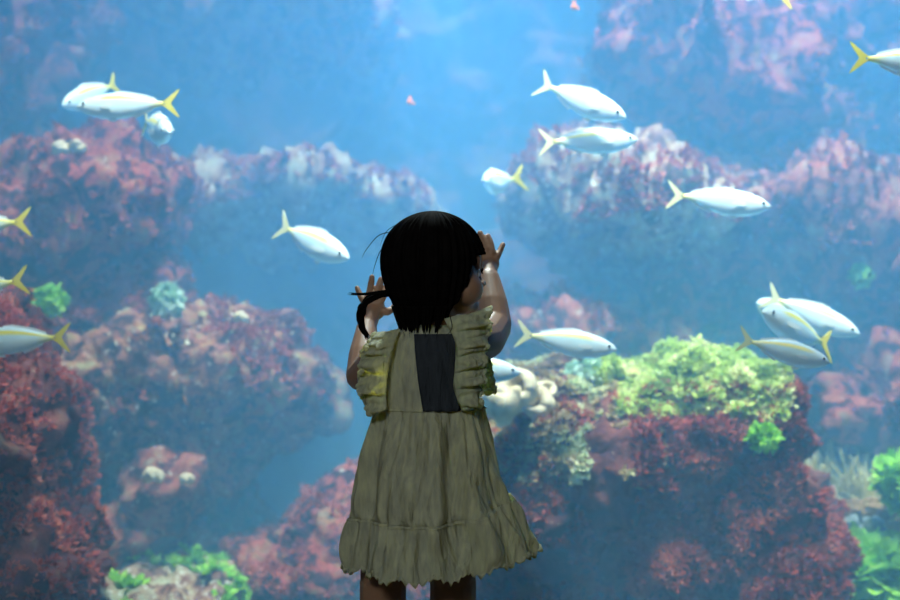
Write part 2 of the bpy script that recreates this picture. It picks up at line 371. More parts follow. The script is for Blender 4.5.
clump('algae_clump', 832, 160, 4.5, .04, m_vivid, 'small vivid green tuft on the hazy rock below the top right fish', n=60)
clump('algae_clump', 861, 275, 4.5, .04, m_vivid, 'small vivid green tuft right of the trio of fish', n=60)
clump('algae_clump', 167, 302, 4.12, .05, m_teal, 'pale teal tuft on the hazy left rock', n=70)
clump('algae_clump', 585, 372, 3.82, 0.046, m_teal, 'pale teal sprig on the near rock below a fish', n=40)
clump('algae_clump', 603, 372, 3.84, 0.052, m_greenalg, 'yellow-green tuft beside a pale teal sprig on the near rock', n=60)
clump('algae_clump', 763, 438, 3.57, 0.040, m_vivid, 'dark green tuft under the bushy green top of the near rock', n=50)
for (px, py, d, R, lab) in ((60, 147, 4.15, .025, 'round pale yellow knob on the plateau rock, left one of two'), (76, 146, 4.15, .024, 'white knob beside a pale yellow one on the plateau rock'),
                       (153, 474, 3.95, .028, 'larger cream knob on the dim rock at lower left'), (186, 478, 4.00, .02, 'smaller cream knob on the dim rock at lower left'), (240, 316, 4.05, .02, 'white knob on top of the rounded rock left of the child')):
    c = at(px, py, d); bag = Bag(); ell(bag, c, (R * 1.1, R, R * .8)); ell(bag, c + np.array([R * .7, 0, -R * .3]), (R * .7,) * 3); ell(bag, c + np.array([-R * .6, 0, -R * .4]), (R * .6,) * 3)
    V, Nn, F = remesh(bag, R / 6, 2); V = V + Nn * (R * .2 * fbm(V, 2 / R, 3, int(px))[:, None])
    tag(mesh_obj('sponge', V, F, m_sponge, origin=c - np.array([0, 0, R])), lab, 'sponge')
for (px, py, d, R, lab) in ((410, 102, 4.2, .012, 'tiny orange-red scrap drifting above the head'), (574, 7, 4.0, .012, 'tiny orange scrap drifting at the top edge')):
    c = at(px, py, d); bag = Bag(); ell(bag, c, (R, R * .6, R * .8)); ell(bag, c + np.array([0, 0, R]), (R * .5, R * .4, R * .8)); ell(bag, c + np.array([R, 0, -R * .5]), (R * .7, R * .3, R * .4))
    V, Nn, F = remesh(bag, R / 6, 2); tag(mesh_obj('algae_scrap', V, F, m_speck, origin=c), lab, 'algae')

# anemones at the right
def anemone(px, py, d, R, L, nt_, label, lean, spread):
    c = at(px, py, d); n = 24; P = []; F = []
    prof = [(0, -.9), (1.0, -.9), (.8, -.6), (.75, -.1), (.95, .12), (.9, .22), (.5, .16), (.2, .1), (0, .1)]
    for (r, z) in prof:
        for k in range(n): a = 2 * PI * k / n; P.append((R * r * math.cos(a) * (1 + .05 * math.sin(5 * a)), R * r * math.sin(a), R * z))
    for j in range(len(prof) - 1):
        for k in range(n): F.append([j * n + k, j * n + (k + 1) % n, (j + 1) * n + (k + 1) % n, (j + 1) * n + k])
    o = mesh_obj('sea_anemone', np.array(P) + c, F, m_anemc, origin=c - np.array([0, 0, R * .9])); tag(o, label, 'anemone', 'anemones at the right')
    r = random.Random(int(px)); bags = []
    for q in range(nt_):
        a = r.uniform(0, 2 * PI); rr = R * r.uniform(.3, .92)
        p = c + np.array([rr * math.cos(a), rr * math.sin(a), R * .12])
        d_ = np.array([math.cos(a) * spread, math.sin(a) * spread, 1.0]) + np.array(lean) + np.array([r.uniform(-.3, .3) for _ in range(3)])
        d_ /= np.linalg.norm(d_); dr = np.array([r.uniform(-.5, .5), r.uniform(-.5, .5), r.uniform(-.5, .3)])
        LL = L * r.uniform(.65, 1.15); pts = [p + d_ * LL * t_ + dr * LL * .5 * t_ * t_ for t_ in np.linspace(0, 1, 6)]
        bags.append((pts, R * .075))
    bags.sort(key=lambda b: b[0][3][1])
    rest = Bag()
    for i, (pts, w) in enumerate(bags):
        b = Bag() if i < 90 else rest
        sw = 6; Vv = []
        for k, p in enumerate(pts):
            rad = w * (1 - .75 * k / 5)
            Vv += [p + rad * np.array([math.cos(2 * PI * j / sw), math.sin(2 * PI * j / sw), .3 * math.sin(2 * PI * j / sw)]) for j in range(sw)]
        b.add(Vv, [[k * sw + j, k * sw + (j + 1) % sw, (k + 1) * sw + (j + 1) % sw, (k + 1) * sw + j] for k in range(5) for j in range(sw)] + [[5 * sw + j for j in range(sw)]])
        if i < 90:
            t_ = mesh_obj('tentacle', b.verts(), b.F, m_anem, origin=np.array(o.location)); child_of(t_, o)
    if rest.n:
        t_ = mesh_obj('tentacles', rest.verts(), rest.F, m_anem, origin=np.array(o.location)); child_of(t_, o); t_['kind'] = 'stuff'
    return o
anemone(848, 503, 4.35, 0.112, 0.192, 150, 'tall pale anemone, upper one at the right, tentacles fanned upward', (-.05, -.1, .2), .8)
anemone(895, 520, 4.20, 0.090, 0.204, 140, 'pale anemone at the right edge with tentacles trailing sideways', (.2, -.35, -.1), 1.2)
anemone(862, 560, 4.15, 0.112, 0.168, 140, 'lower pale yellow anemone between the grey stones and green mound', (.1, -.7, -.1), 1.3)
bag = Bag()
for k in range(5): ell(bag, at(852 + 7 * k + random.uniform(-3, 3), 506 + random.uniform(-8, 8), 4.1), (.034, .034, .034))
V, Nn, F = remesh(bag, .006, 2); V = V + Nn * (.012 * fbm(V, 30, 3, 3)[:, None])
c = at(865, 512, 4.1); tag(mesh_obj('brown_coral', V, F, m_brown, origin=c), 'brown lump in the middle of the tall pale anemone', 'coral')
for (px, py, r_, lab) in ((850, 525, .028, 'small grey stone on the left among the anemones'), (872, 528, .036, 'larger grey stone on the right among the anemones')):
    c = at(px, py, 4.03); bag = Bag(); ell(bag, c, (r_ * 1.1, r_, r_)); ell(bag, c + np.array([r_ * .5, 0, -r_ * .4]), (r_ * .8,) * 3)
    V, Nn, F = remesh(bag, .006, 2); V = V + Nn * (r_ * .35 * fbm(V, 1.2 / r_, 3, int(px))[:, None])
    tag(mesh_obj('stone', V, F, m_grey, origin=c - np.array([0, 0, r_])), lab, 'stone')
# the boulder they sit on
rock('reef_rock', [(880, 590, 4.30, 60, 40, 0.23), (905, 640, 4.20, 75, 60, 0.34), (890, 740, 4.20, 110, 110, 0.46)], m_olive, 'low boulder under the anemones and the green mound', voxel=.018, amp=(.03, .04, .015), seed=71)

# ------------------------------------------------------------------ fish
def fish_mat(name, stripe, pale):
    m, nt, out = M(name)
    v = N(nt, 'Attribute', attribute_name='fv'); u = N(nt, 'Attribute', attribute_name='fu')
    body = ramp(nt, v.outputs['Fac'], [(0.0, (.80, .89, .86)), (.3, (.72, .86, .86)), (.60, (.56, .77, .80)), (.72, stripe), (.80, stripe), (.86, (.5, .66, .72)), (1.0, pale)])
    back = ramp(nt, u.outputs['Fac'], [(.68, (0, 0, 0)), (.84, (1, 1, 1))])
    col = mix(nt, back, body, stripe)
    head = ramp(nt, u.outputs['Fac'], [(.16, (1, 1, 1)), (.30, (0, 0, 0))])
    plainb = ramp(nt, v.outputs['Fac'], [(0.0, (.80, .89, .86)), (.5, (.70, .84, .85)), (1.0, pale)])
    col = mix(nt, head, col, plainb)
    tc = N(nt, 'TexCoord'); no = N(nt, 'TexNoise', Scale=60.0, Detail=2.0); nt.links.new(tc.outputs['Object'], no.inputs['Vector'])
    col = mix(nt, .08, col, no.outputs[0])
    b = N(nt, 'BsdfPrincipled', Roughness=.4, Metallic=0.0); b.inputs['Specular IOR Level'].default_value = .5
    nt.links.new(col, b.inputs['Base Color']); nt.links.new(b.outputs[0], out.inputs[0]); return m
YEL, OVEREXP_YEL = (.76, .66, .05), (.88, .76, .22)
fm_y = fish_mat('yellow_striped_fish_skin', YEL, (.45, .58, .6)); fm_p = fish_mat('overexposed_fish_skin', OVEREXP_YEL, (.7, .82, .84))  # second skin is paler: overexposure of the brightly lit fish put into the colour
fin_y = leaf_mat('yellow_fin', [(.3, (.75, .62, .08)), (.7, (.85, .75, .2))], 6, .4)
fin_p = leaf_mat('overexposed_yellow_fin', [(.3, (.85, .78, .4)), (.7, (.88, .85, .6))], 6, .4)  # washed-out yellow to go with the overexposed skin
fin_w = leaf_mat('white_fin', [(.3, (.8, .85, .85)), (.7, (.9, .92, .9))], 6, .4)
m_eye = plain('fish_eye', (.02, .03, .04), .15, spec=.6)
m_eyer = plain('fish_eye_ring', (.75, .78, .75), .3)
# one fish, snout at x=+.5, tail tips at x=-.5, unit length; copies scale it
UT = [0, .015, .05, .11, .2, .32, .44, .56, .66, .74, .80, .84]
UP = [.004, .020, .048, .077, .104, .122, .120, .100, .072, .045, .026, .022]
DN = [.004, .018, .045, .080, .115, .138, .138, .112, .076, .044, .024, .020]
WD = [.004, .016, .034, .052, .066, .072, .068, .056, .040, .026, .015, .009]
def fish_body(bend):
    ts = np.concatenate([np.linspace(0, .06, 7)[:-1], np.linspace(.06, .84, 36)])
    nseg = 28; V = []; fu = []; fv = []
    for t_ in ts:
        up, dn, w = np.interp(t_, UT, UP), np.interp(t_, UT, DN), np.interp(t_, UT, WD)
        for k in range(nseg):
            a = 2 * PI * k / nseg; s, c = math.sin(a), math.cos(a)
            V.append((.5 - t_, w * math.copysign(abs(c) ** .85, c), (up if s > 0 else dn) * s)); fu.append(t_); fv.append(.5 + .5 * s)
    F = [[j * nseg + k, j * nseg + (k + 1) % nseg, (j + 1) * nseg + (k + 1) % nseg, (j + 1) * nseg + k] for j in range(len(ts) - 1) for k in range(nseg)]
    F = [f[::-1] for f in F] + [list(range(nseg)), list(range((len(ts) - 1) * nseg, len(ts) * nseg))[::-1]]
    return np.array(V), F, fu, fv
def bendv(V, b):
    V = np.array(V, float); x = np.clip(.15 - V[:, 0], 0, 1); V[:, 1] += b * x * x; return V
def sheet(outline, th, y=0.0, tilt=0.0):
    """a thin fin of real thickness from an outline in x, z (fan-triangulated from the first point)"""
    n = len(outline); V = [(x, y - th, z) for x, z in outline] + [(x, y + th, z) for x, z in outline]
    F = [[0, i + 1, i] for i in range(1, n - 1)] + [[n, n + i, n + i + 1] for i in range(1, n - 1)] + [[i, (i + 1) % n, n + (i + 1) % n, n + i] for i in range(n)]
    return np.array(V), F
TAIL = [(-.36, 0), (-.335, .022), (-.37, .045), (-.42, .088), (-.46, .122), (-.495, .142), (-.485, .115), (-.455, .065), (-.425, .025), (-.412, 0), (-.425, -.025), (-.455, -.07), (-.485, -.12), (-.495, -.148), (-.46, -.125), (-.42, -.09), (-.37, -.045), (-.335, -.02)]
def make_fish(bend, yellow):
    V, F, fu, fv = fish_body(bend)
    o = mesh_obj('fish', bendv(V, bend), F, fm_y if yellow else fm_p)
    for nm, d_ in (('fu', fu), ('fv', fv)):
        a = o.data.attributes.new(nm, 'FLOAT', 'POINT'); a.data.foreach_set('value', d_)
    fm = fin_y if yellow else fin_p
    V, F = sheet(TAIL, .004); t_ = mesh_obj('tail_fin', bendv(V, bend), F, fm, o, smooth=False); t_['label'] = 'forked yellow tail'
    V, F = sheet([(.16, .112), (.13, .138), (.05, .142), (-.05, .124), (-.16, .098), (-.26, .062), (-.27, .04), (-.16, .07), (-.05, .100), (.05, .116)], .003); mesh_obj('dorsal_fin', bendv(V, bend), F, fin_w, o, smooth=False)
    V, F = sheet([(-.05, -.112), (-.07, -.135), (-.14, -.108), (-.24, -.062), (-.24, -.042), (-.14, -.078)], .003); mesh_obj('anal_fin', bendv(V, bend), F, fin_w, o, smooth=False)
    V, F = sheet([(.2, -.135), (.17, -.165), (.10, -.16), (.13, -.135)], .003); mesh_obj('pelvic_fin', V, F, fin_w, o, smooth=False)
    for s in (-1, 1):
        V, F = sheet([(.26, -.03), (.24, -.012), (.19, -.008), (.13, -.022), (.10, -.04), (.16, -.055), (.23, -.05)], .0025)
        V[:, 1] += s * (.060 + (.26 - V[:, 0]) * .22 + .004); mesh_obj('pectoral_fin', V, F, fin_w, o, smooth=False)
        b = Bag(); ell(b, (.415, s * .046, .016), (.017, .007, .017)); e = mesh_obj('eye', b.verts(), b.F, m_eyer, o)
        b = Bag(); ell(b, (.416, s * .050, .016), (.0145, .0064, .0145)); mesh_obj('pupil', b.verts(), b.F, m_eye, e)
    return o
PROTO = {}
LF = .285
def place_fish(sn, tl, d, label, yellow=False, toward=0, L=LF, bend=0.0, roll=0.0):
    """snout and tail as seen, distance ahead, toward = +1 head nearer the viewer / -1 tail nearer"""
    key = (yellow, bend)
    a, b = at(*sn, d), at(*tl, d); flat = np.linalg.norm(a - b)
    if toward: half = .5 * math.sqrt(max(0, L * L - flat * flat)); a, b = at(*sn, d - toward * half), at(*tl, d + toward * half)
    else: L = flat
    x = (a - b) / np.linalg.norm(a - b); z = np.array([0, 0, 1.0]); z = z - x * x.dot(z); z /= np.linalg.norm(z); y = np.cross(z, x)
    if key in PROTO:
        src = PROTO[key]; o = src.copy(); COL.objects.link(o)
        for c in src.children:
            cc = c.copy(); COL.objects.link(cc); cc.parent = o
            for c2 in c.children:
                k = c2.copy(); COL.objects.link(k); k.parent = cc
    else: o = PROTO[key] = make_fish(bend, yellow)
    S = np.linalg.norm(a - b)
    R = Matrix([[x[i], y[i], z[i]] for i in range(3)]).to_4x4() @ Matrix.Rotation((-.2 if x[0] > 0 else .2) + roll, 4, 'X')
    o.matrix_world = Matrix.Translation(Vector((a + b) / 2)) @ R @ Matrix.Scale(S, 4)
    tag(o, label, 'fish', 'silvery yellow-tailed fish in the tank'); return o
place_fish((76, 107), (180, 103), 3.30, 'fish swimming left in full side view over the plateau rock, front one of a pair', True)
place_fish((62, 106), (119, 83), 3.7, 'fish half hidden behind another one swimming left above the plateau rock', True, 1)
place_fish((170, 133), (143, 121), 3.4, 'short-looking white fish turned toward the viewer, just below a pair swimming left', False, 1, roll=.15)
place_fish((349, 259), (277, 224), 3.40, 'lone white fish heading down to the right beside the child\'s hair', False, 1)
place_fish((626, 118), (537, 82), 3.35, 'upper one of two white fish, tail raised, at top right of the head', False, 1)
place_fish((638, 140), (538, 142), 3.38, 'lower one of two white fish, level, above the cream-crusted rock')
place_fish((485, 181), (505, 182), 3.7, 'small fish seen head-on above the raised right hand', True, 1, bend=.55)
place_fish((771, 207), (666, 194), 3.35, 'lone fish with yellow back line heading right, midway between the pair and trio', False)
place_fish((966, 67), (849, 57), 3.05, 'darker fish cut by the right edge near the top, yellow tail showing', True)
place_fish((688, -22), (794, -5), 3.4, 'fish at the top edge with only its yellow tail in view', True)
place_fish((-75, 230), (32, 221), 3.25, 'upper one of two yellow tails poking in at the left edge', True)
place_fish((-75, 298), (29, 279), 3.22, 'lower one of two close yellow tails poking in at the left edge', True)
place_fish((-36, 342), (71, 337), 3.2, 'fish at the left edge in front of the dark rock, rear half showing', True)
place_fish((617, 350), (515, 333), 3.25, 'white fish heading right just beside the child\'s elbow', False)
place_fish((521, 373), (420, 362), 3.3, 'white fish peeking out from behind the dress above the cream sponges', False)
place_fish((860, 335), (764, 294), 3.45, 'uppermost and largest of the crossing fish, heading down to the right', False, 1, L=.30)
place_fish((762, 312), (832, 347), 3.25, 'yellow-striped fish heading up-left across the others', True, 1)
place_fish((757, 303), (815, 330), 3.72, 'fish of which only the head shows behind the crossing ones', False, 1)
place_fish((830, 363), (737, 338), 3.1, 'lowest of the crossing fish, heading right over the bushy green top', False)

# ------------------------------------------------------------------ the child
m_skin, nt, out = M('skin')
tc = N(nt, 'TexCoord'); no = N(nt, 'TexNoise', Scale=14.0, Detail=3.0); nt.links.new(tc.outputs['Object'], no.inputs['Vector'])
b = N(nt, 'BsdfPrincipled', Roughness=.5); b.inputs['Subsurface Weight'].default_value = .15; b.inputs['Subsurface Radius'].default_value = (.012, .005, .003)
nt.links.new(ramp(nt, no.outputs[0], [(.3, (.27, .145, .085)), (.7, (.33, .18, .11))]), b.inputs['Base Color']); nt.links.new(b.outputs[0], out.inputs[0])
m_hair, nt, out = M('black_hair')
b = N(nt, 'BsdfPrincipled', Roughness=.7); b.inputs['Specular IOR Level'].default_value = .02
tc = N(nt, 'TexCoord'); no = N(nt, 'TexNoise', Scale=40.0); nt.links.new(tc.outputs['Object'], no.inputs['Vector'])
nt.links.new(ramp(nt, no.outputs[0], [(.3, (.002, .0018, .0018)), (.7, (.005, .004, .004))]), b.inputs['Base Color']); nt.links.new(b.outputs[0], out.inputs[0])
def cloth_mat(name, refl, trans, tf):
    m, nt, out = M(name)
    tc = N(nt, 'TexCoord')
    n1 = N(nt, 'TexNoise', Scale=220.0, Detail=2.0); nt.links.new(tc.outputs['Object'], n1.inputs['Vector'])
    mp = N(nt, 'Mapping'); mp.inputs['Scale'].default_value = (90, 90, 22); nt.links.new(tc.outputs['Object'], mp.inputs['Vector'])
    n2 = N(nt, 'TexNoise', Scale=1.0, Detail=5.0); nt.links.new(mp.outputs[0], n2.inputs['Vector'])
    f = ramp(nt, n2.outputs[0], [(.3, (0, 0, 0)), (.7, (1, 1, 1))])
    col = mix(nt, f, tuple(c * .72 for c in refl), refl); col2 = mix(nt, f, tuple(c * .7 for c in trans), trans)
    bp = N(nt, 'Bump', Strength=.5, Distance=.003); nt.links.new(n1.outputs[0], bp.inputs['Height'])
    mp2 = N(nt, 'Mapping'); mp2.inputs['Scale'].default_value = (45, 45, 9); nt.links.new(tc.outputs['Object'], mp2.inputs['Vector'])
    n3 = N(nt, 'TexNoise', Scale=1.0, Detail=3.0, Distortion=.6); nt.links.new(mp2.outputs[0], n3.inputs['Vector'])
    bp2 = N(nt, 'Bump', Strength=.9, Distance=.02); nt.links.new(n3.outputs[0], bp2.inputs['Height']); nt.links.new(bp2.outputs[0], bp.inputs['Normal'])
    d = N(nt, 'BsdfDiffuse'); t = N(nt, 'BsdfTranslucent'); x = N(nt, 'MixShader', Fac=tf)
    nt.links.new(col, d.inputs[0]); nt.links.new(col2, t.inputs[0]); nt.links.new(bp.outputs[0], d.inputs['Normal'])
    nt.links.new(d.outputs[0], x.inputs[1]); nt.links.new(t.outputs[0], x.inputs[2]); nt.links.new(x.outputs[0], out.inputs[0]); return m
m_dress = cloth_mat('pale_yellow_cotton', (.80, .85, .74), (.96, .88, .28), .58)
m_band = cloth_mat('dark_cloth', (.06, .07, .085), (.04, .045, .06), .3)

HC = at(438, 271, 2.5)                     # middle of the head
YAW = -math.radians(68)                    # turned to the right, away from the viewer
RH_ = np.array(Matrix.Rotation(YAW, 3, 'Z'))
def hd(p): return HC + RH_ @ np.asarray(p, float)
B = Bag()
ell(B, hd((0, -.012, .022)), (.070, .086, .074), RH_)              # skull
ell(B, hd((0, .034, -.020)), (.061, .050, .060), RH_)              # face
for s in (-1, 1):
    ell(B, hd((s * .034, .048, -.036)), (.032, .033, .034), RH_)   # cheeks
    ell(B, hd((s * .068, -.012, -.008)), (.007, .014, .021), RH_)  # ears
    ell(B, hd((s * .008, .092, -.025)), (.006, .006, .005), RH_)
ell(B, hd((0, .070, .022)), (.046, .015, .030), RH_)               # brow
ell(B, hd((0, .085, -.014)), (.007, .009, .016), RH_)              # nose bridge
ell(B, hd((0, .096, -.024)), (.0088, .009, .0078), RH_)            # nose tip
ell(B, hd((0, .087, -.043)), (.015, .009, .005), RH_)              # lips
ell(B, hd((0, .085, -.052)), (.013, .009, .0055), RH_)
ell(B, hd((0, .066, -.070)), (.024, .021, .018), RH_)              # chin
ell(B, hd((0, .045, -.066)), (.036, .034, .022), RH_)
neck0 = at(428, 345, 2.5)
limb(B, [hd((0, -.012, -.04)), at(434, 326, 2.5), at(428, 350, 2.5)], [.046, .045, .052])
SL, SR = at(387, 349, 2.51), at(471, 343, 2.51)
limb(B, [SL, at(428, 352, 2.5), SR], [.036, .06, .036])
limb(B, [at(427, 365, 2.5), at(424, 410, 2.5), at(420, 455, 2.49), at(419, 480, 2.49)], [.066, .064, .068, .074])
ell(B, at(427, 385, 2.5), (.080, .058, .080)); ell(B, at(424, 470, 2.49), (.086, .072, .075))
# left arm, elbow down and out, hand flat on the glass
EL, WL = at(361, 376, 2.60), at(367, 326, 2.70)
limb(B, [SL, (SL + EL) / 2 + [0, 0, -.004], EL, (EL * .6 + WL * .4), WL], [.036, .036, .032, .032, .022])
ER, WR = at(495, 326, 2.62), at(489, 279, 2.69)
limb(B, [SR, (SR + ER) / 2 + [.004, 0, -.012], ER, (ER * .55 + WR * .45), WR], [.038, .041, .036, .034, .024])
GY = .25
def hand(bag, wrist, palm_px, tips, side):
    """palm on the glass, five bent tapering fingers; tips: (knuckle px, tip px) from little finger to index, thumb last"""
    pc = at(*palm_px, 2.725)
    limb(bag, [wrist, pc], [.021, .016])
    ell(bag, pc, (.023, .013, .026))
    for i, (k, m, tp, r) in enumerate(tips):
        a = at(*k, 2.722); b_ = at(*m, 2.733); c = at(*tp, 2.741)
        limb(bag, [pc * .4 + a * .6, a, b_, c], [r * 1.15, r * 1.1, r, r * .85], n=10)
hand(B, WL, (375, 309), [((364, 302), (360, 295), (357, 288), .0072), ((369, 297), (370.5, 287), (372, 277), .0078), ((376, 297), (379, 287), (381, 279), .008), ((382, 299), (386, 291), (389, 284), .0076), ((387, 312), (393, 309), (396, 303), .008)], -1)
hand(B, WR, (489, 263), [((497, 257), (500, 251), (503, 244.5), .0072), ((492, 252), (490.5, 243), (488, 236), .0078), ((486, 251), (483, 241), (480, 233), .008), ((481, 253), (476, 245), (473, 238), .0076), ((478, 265), (472, 262), (468, 257), .008)], 1)
# legs and feet
for hx, kx, ax, sgn in ((399, 383, 384, -1), (441, 453, 452, 1)):
    limb(B, [at(hx, 490, 2.49), at((hx + kx) / 2, 535, 2.49), at(kx, 580, 2.49), at(kx, 612, 2.5), at(ax, 655, 2.5)], [.060, .056, .047, .047, .033])
    f = at(ax, 300, 2.5); f[2] = .026
    limb(B, [at(ax, 655, 2.5), f, f + [sgn * .008, .055, -.004], f + [sgn * .012, .085, -.008]], [.033, .027, .025, .017])
    for k in range(5): ell(B, f + [sgn * (.012 + (k - 2) * .0095), .10 - abs(k - 1.5) * .004, -.014], (.006, .012, .007), sub=2)
V, Nn, F = remesh(B, .0026, 4, .5)
girl = mesh_obj('toddler', V, F, m_skin, origin=(at(420, 300, 2.5)[0], 0, 0))
tag(girl, 'toddler in a pale yellow ruffled dress standing with both hands on the aquarium glass', 'person')
# eyes
m_white = plain('eye_white', (.8, .78, .75), .3); m_iris = plain('dark_iris', (.03, .02, .015), .2)
for s in (-1, 1):
    b = Bag(); ell(b, hd((s * .027, .071, -.004)), (.0098,) * 3); e = mesh_obj('eye', b.verts(), b.F, m_white, origin=np.array(girl.location)); child_of(e, girl)
    b = Bag(); ell(b, hd((s * .0278, .0775, -.004)), (.0058, .0042, .0058), RH_); i_ = mesh_obj('iris', b.verts(), b.F, m_iris, origin=np.array(girl.location)); child_of(i_, e)
    b = Bag()
    limb(b, [hd((s * .014, .084, .000)), hd((s * .027, .0855, .004)), hd((s * .040, .078, -.002)), hd((s * .045, .078, -.006))], [.0014, .0022, .0018, .0009], n=6)
    l_ = mesh_obj('eyelashes', b.verts(), b.F, m_hair, origin=np.array(girl.location)); child_of(l_, girl)
# hair: a bob, thick shell with strand ridges
def hair():
    na, nz = 220, 46; V = []; Vi = []
    for j in range(na):
        al = -PI + 2 * PI * j / na; A = abs(al)
        def st(a, b): x = min(1, max(0, (A - a) / (b - a))); return x * x * (3 - 2 * x)
        low = .040 + (-.088 - .040) * st(.80, 1.42) + (-.020) * st(1.5, 2.5)
        low += .006 * math.sin(al * 23) * math.sin(al * 7 + 1) + .008 * random.uniform(-1, 1)
        for k in range(nz):
            t_ = k / (nz - 1)
            z = .120 + (low - .120) * (1 - math.cos(t_ * PI * .5)) ** .9
            q = (z - .020) / .100
            if q > 0: rr = math.sqrt(max(0, 1 - q * q))
            else: rr = 1 - .60 * min(1, (-q / 1.38)) ** 1.9
            fr = .003 * (math.sin(al * 31 + 3 * math.sin(al * 5)) + .6 * math.sin(al * 67)) * min(1, rr * 1.2)
            flare = .004 * random.uniform(-1, 1) * t_ ** 6
            V.append(((.084 * rr + fr + flare) * math.sin(al), -.010 + (.104 * rr + fr + flare) * math.cos(al), z))
            ri = max(0, rr - .12 - .1 * (1 - t_))
            Vi.append((.083 * ri * math.sin(al), -.010 + .104 * ri * math.cos(al), z - .006 * (1 - t_)))
    n = na * nz; F = []
    for j in range(na):
        j2 = (j + 1) % na
        for k in range(nz - 1):
            a, b_, c, d = j * nz + k, j2 * nz + k, j2 * nz + k + 1, j * nz + k + 1
            F.append([a, d, c, b_]); F.append([n + a, n + b_, n + c, n + d])
        F.append([j * nz + nz - 1, n + j * nz + nz - 1, n + j2 * nz + nz - 1, j2 * nz + nz - 1])
    return np.array([hd(p) for p in V + Vi]), F
V, F = hair()
hr = mesh_obj('hair', V, F, m_hair, origin=np.array(girl.location)); child_of(hr, girl); hr['label'] = 'black bobbed hair'
def strand(bag, pts, r0, n=6):
    P = [np.array(p) for p in pts]; Q = []
    for i in range(len(P) - 1):                      # smooth through the points
        p0, p1, p2, p3 = P[max(0, i - 1)], P[i], P[i + 1], P[min(len(P) - 1, i + 2)]
        for t_ in np.linspace(0, 1, 6)[:-1]:
            Q.append(.5 * (2 * p1 + (p2 - p0) * t_ + (2 * p0 - 5 * p1 + 4 * p2 - p3) * t_ ** 2 + (3 * p1 - p0 - 3 * p2 + p3) * t_ ** 3))
    Q.append(P[-1]); m = len(Q); V = []
    for i, q in enumerate(Q):
        d = Q[min(m - 1, i + 1)] - Q[max(0, i - 1)]; d /= np.linalg.norm(d) + 1e-9
        u = np.cross(d, [0, 1, .2]); u /= np.linalg.norm(u) + 1e-9; v = np.cross(d, u); r = r0 * (1 - .85 * (i / (m - 1)) ** 2)
        V += [q + r * (math.cos(2 * PI * k / n) * u + math.sin(2 * PI * k / n) * v) for k in range(n)]
    bag.add(V, [[i * n + k, i * n + (k + 1) % n, (i + 1) * n + (k + 1) % n, (i + 1) * n + k] for i in range(m - 1) for k in range(n)] + [list(range(n))[::-1], [(m - 1) * n + k for k in range(n)]])
# drooping pigtail in front of the left hand
bag = Bag(); rr = random.Random(3)
for q in range(46):
    j = lambda s: (rr.uniform(-s, s), rr.uniform(-s, s))
    pts = []
    for (px, py, d, s) in ((396, 292, 2.47, 2), (383, 294, 2.47, 2.5), (370, 299, 2.48, 3.5), (361, 311, 2.48, 4), (361, 325, 2.48, 3.5), (368, 338, 2.49, 3)):
        a, b_ = j(s); pts.append(at(px + a, py + b_, d + rr.uniform(-.008, .008)))
    if rr.random() < .3: pts = pts[:-1]
    strand(bag, pts, .0024)
for q in range(12):
    e = rr.uniform(-1.5, 1.5)
    strand(bag, [at(392, 291 + e, 2.465), at(378, 292.5 + e, 2.465), at(362, 294 + e * .7, 2.465), at(348 + rr.uniform(-1, 8), 293.5 + e, 2.465)], .0018)
pg = mesh_obj('pigtail', bag.verts(), bag.F, m_hair, origin=np.array(girl.location)); child_of(pg, hr)
bag = Bag()
for pts in (((392, 240), (381, 250), (375, 265), (372, 277)), ((390, 232), (378, 236), (366, 250), (362, 258)), ((395, 300), (398, 320), (405, 336)), ((402, 310), (408, 326), (410, 338)), ((440, 318), (438, 330), (436, 340)), ((430, 318), (426, 332), (425, 338)), ((450, 316), (452, 328), (446, 336)), ((410, 222), (398, 224), (386, 232), (380, 246))):
    strand(bag, [at(px, py, 2.42 if py > 290 else 2.47) for px, py in pts], .0009)
for q in range(150):                                   # ragged lower ends over the nape
    al = rr.uniform(1.5, 4.3); z0 = -.07; R0 = np.array([.066 * math.sin(al), -.010 + .084 * math.cos(al), z0])
    R1 = np.array([.054 * math.sin(al + .1), -.010 + .066 * math.cos(al + .1), -.112 + rr.uniform(-.018, .012)])
    strand(bag, [hd(R0), hd((R0 + R1) / 2 + [0, 0, 0]), hd(R1)], .0022)
wp = mesh_obj('loose_strands', bag.verts(), bag.F, m_hair, origin=np.array(girl.location)); child_of(wp, hr); wp['kind'] = 'stuff'

# dress: bodice and skirt one garment, ruffles and dark band its own pieces
def two_sided(V, F, th):
    """cloth with a real thickness"""
    me = bpy.data.meshes.new('t'); me.from_pydata(np.asarray(V).tolist(), [], F); me.update()
    o = bpy.data.objects.new('t', me); COL.objects.link(o); m = o.modifiers.new('s', 'SOLIDIFY'); m.thickness = th; m.offset = 0
    dg = bpy.context.evaluated_depsgraph_get(); e = o.evaluated_get(dg); em = e.to_mesh()
    V = np.array([v.co[:] for v in em.vertices]); F = [list(p.vertices) for p in em.polygons]
    e.to_mesh_clear(); bpy.data.objects.remove(o); bpy.data.meshes.remove(me); return V, F
def pz(py): return CZ - (py - 300) / 500.0
def pxx(px): return (px - 450) / 500.0
RINGS = [  # py, left px, right px, half depth m, fold amplitude
    (325, 406, 455, .046, 0), (331, 395, 464, .058, 0), (342, 386, 470, .067, .001), (362, 382, 471, .074, .002), (385, 381, 474, .078, .0025), (405, 380, 480, .080, .003),
    (411, 378, 484, .082, .003), (414, 377, 486, .085, .004), (425, 374, 489, .092, .007), (450, 368, 495, .105, .010), (480, 361, 500, .116, .012), (505, 357, 506, .124, .013), (526, 355, 510, .130, .013)]
NTH = 240
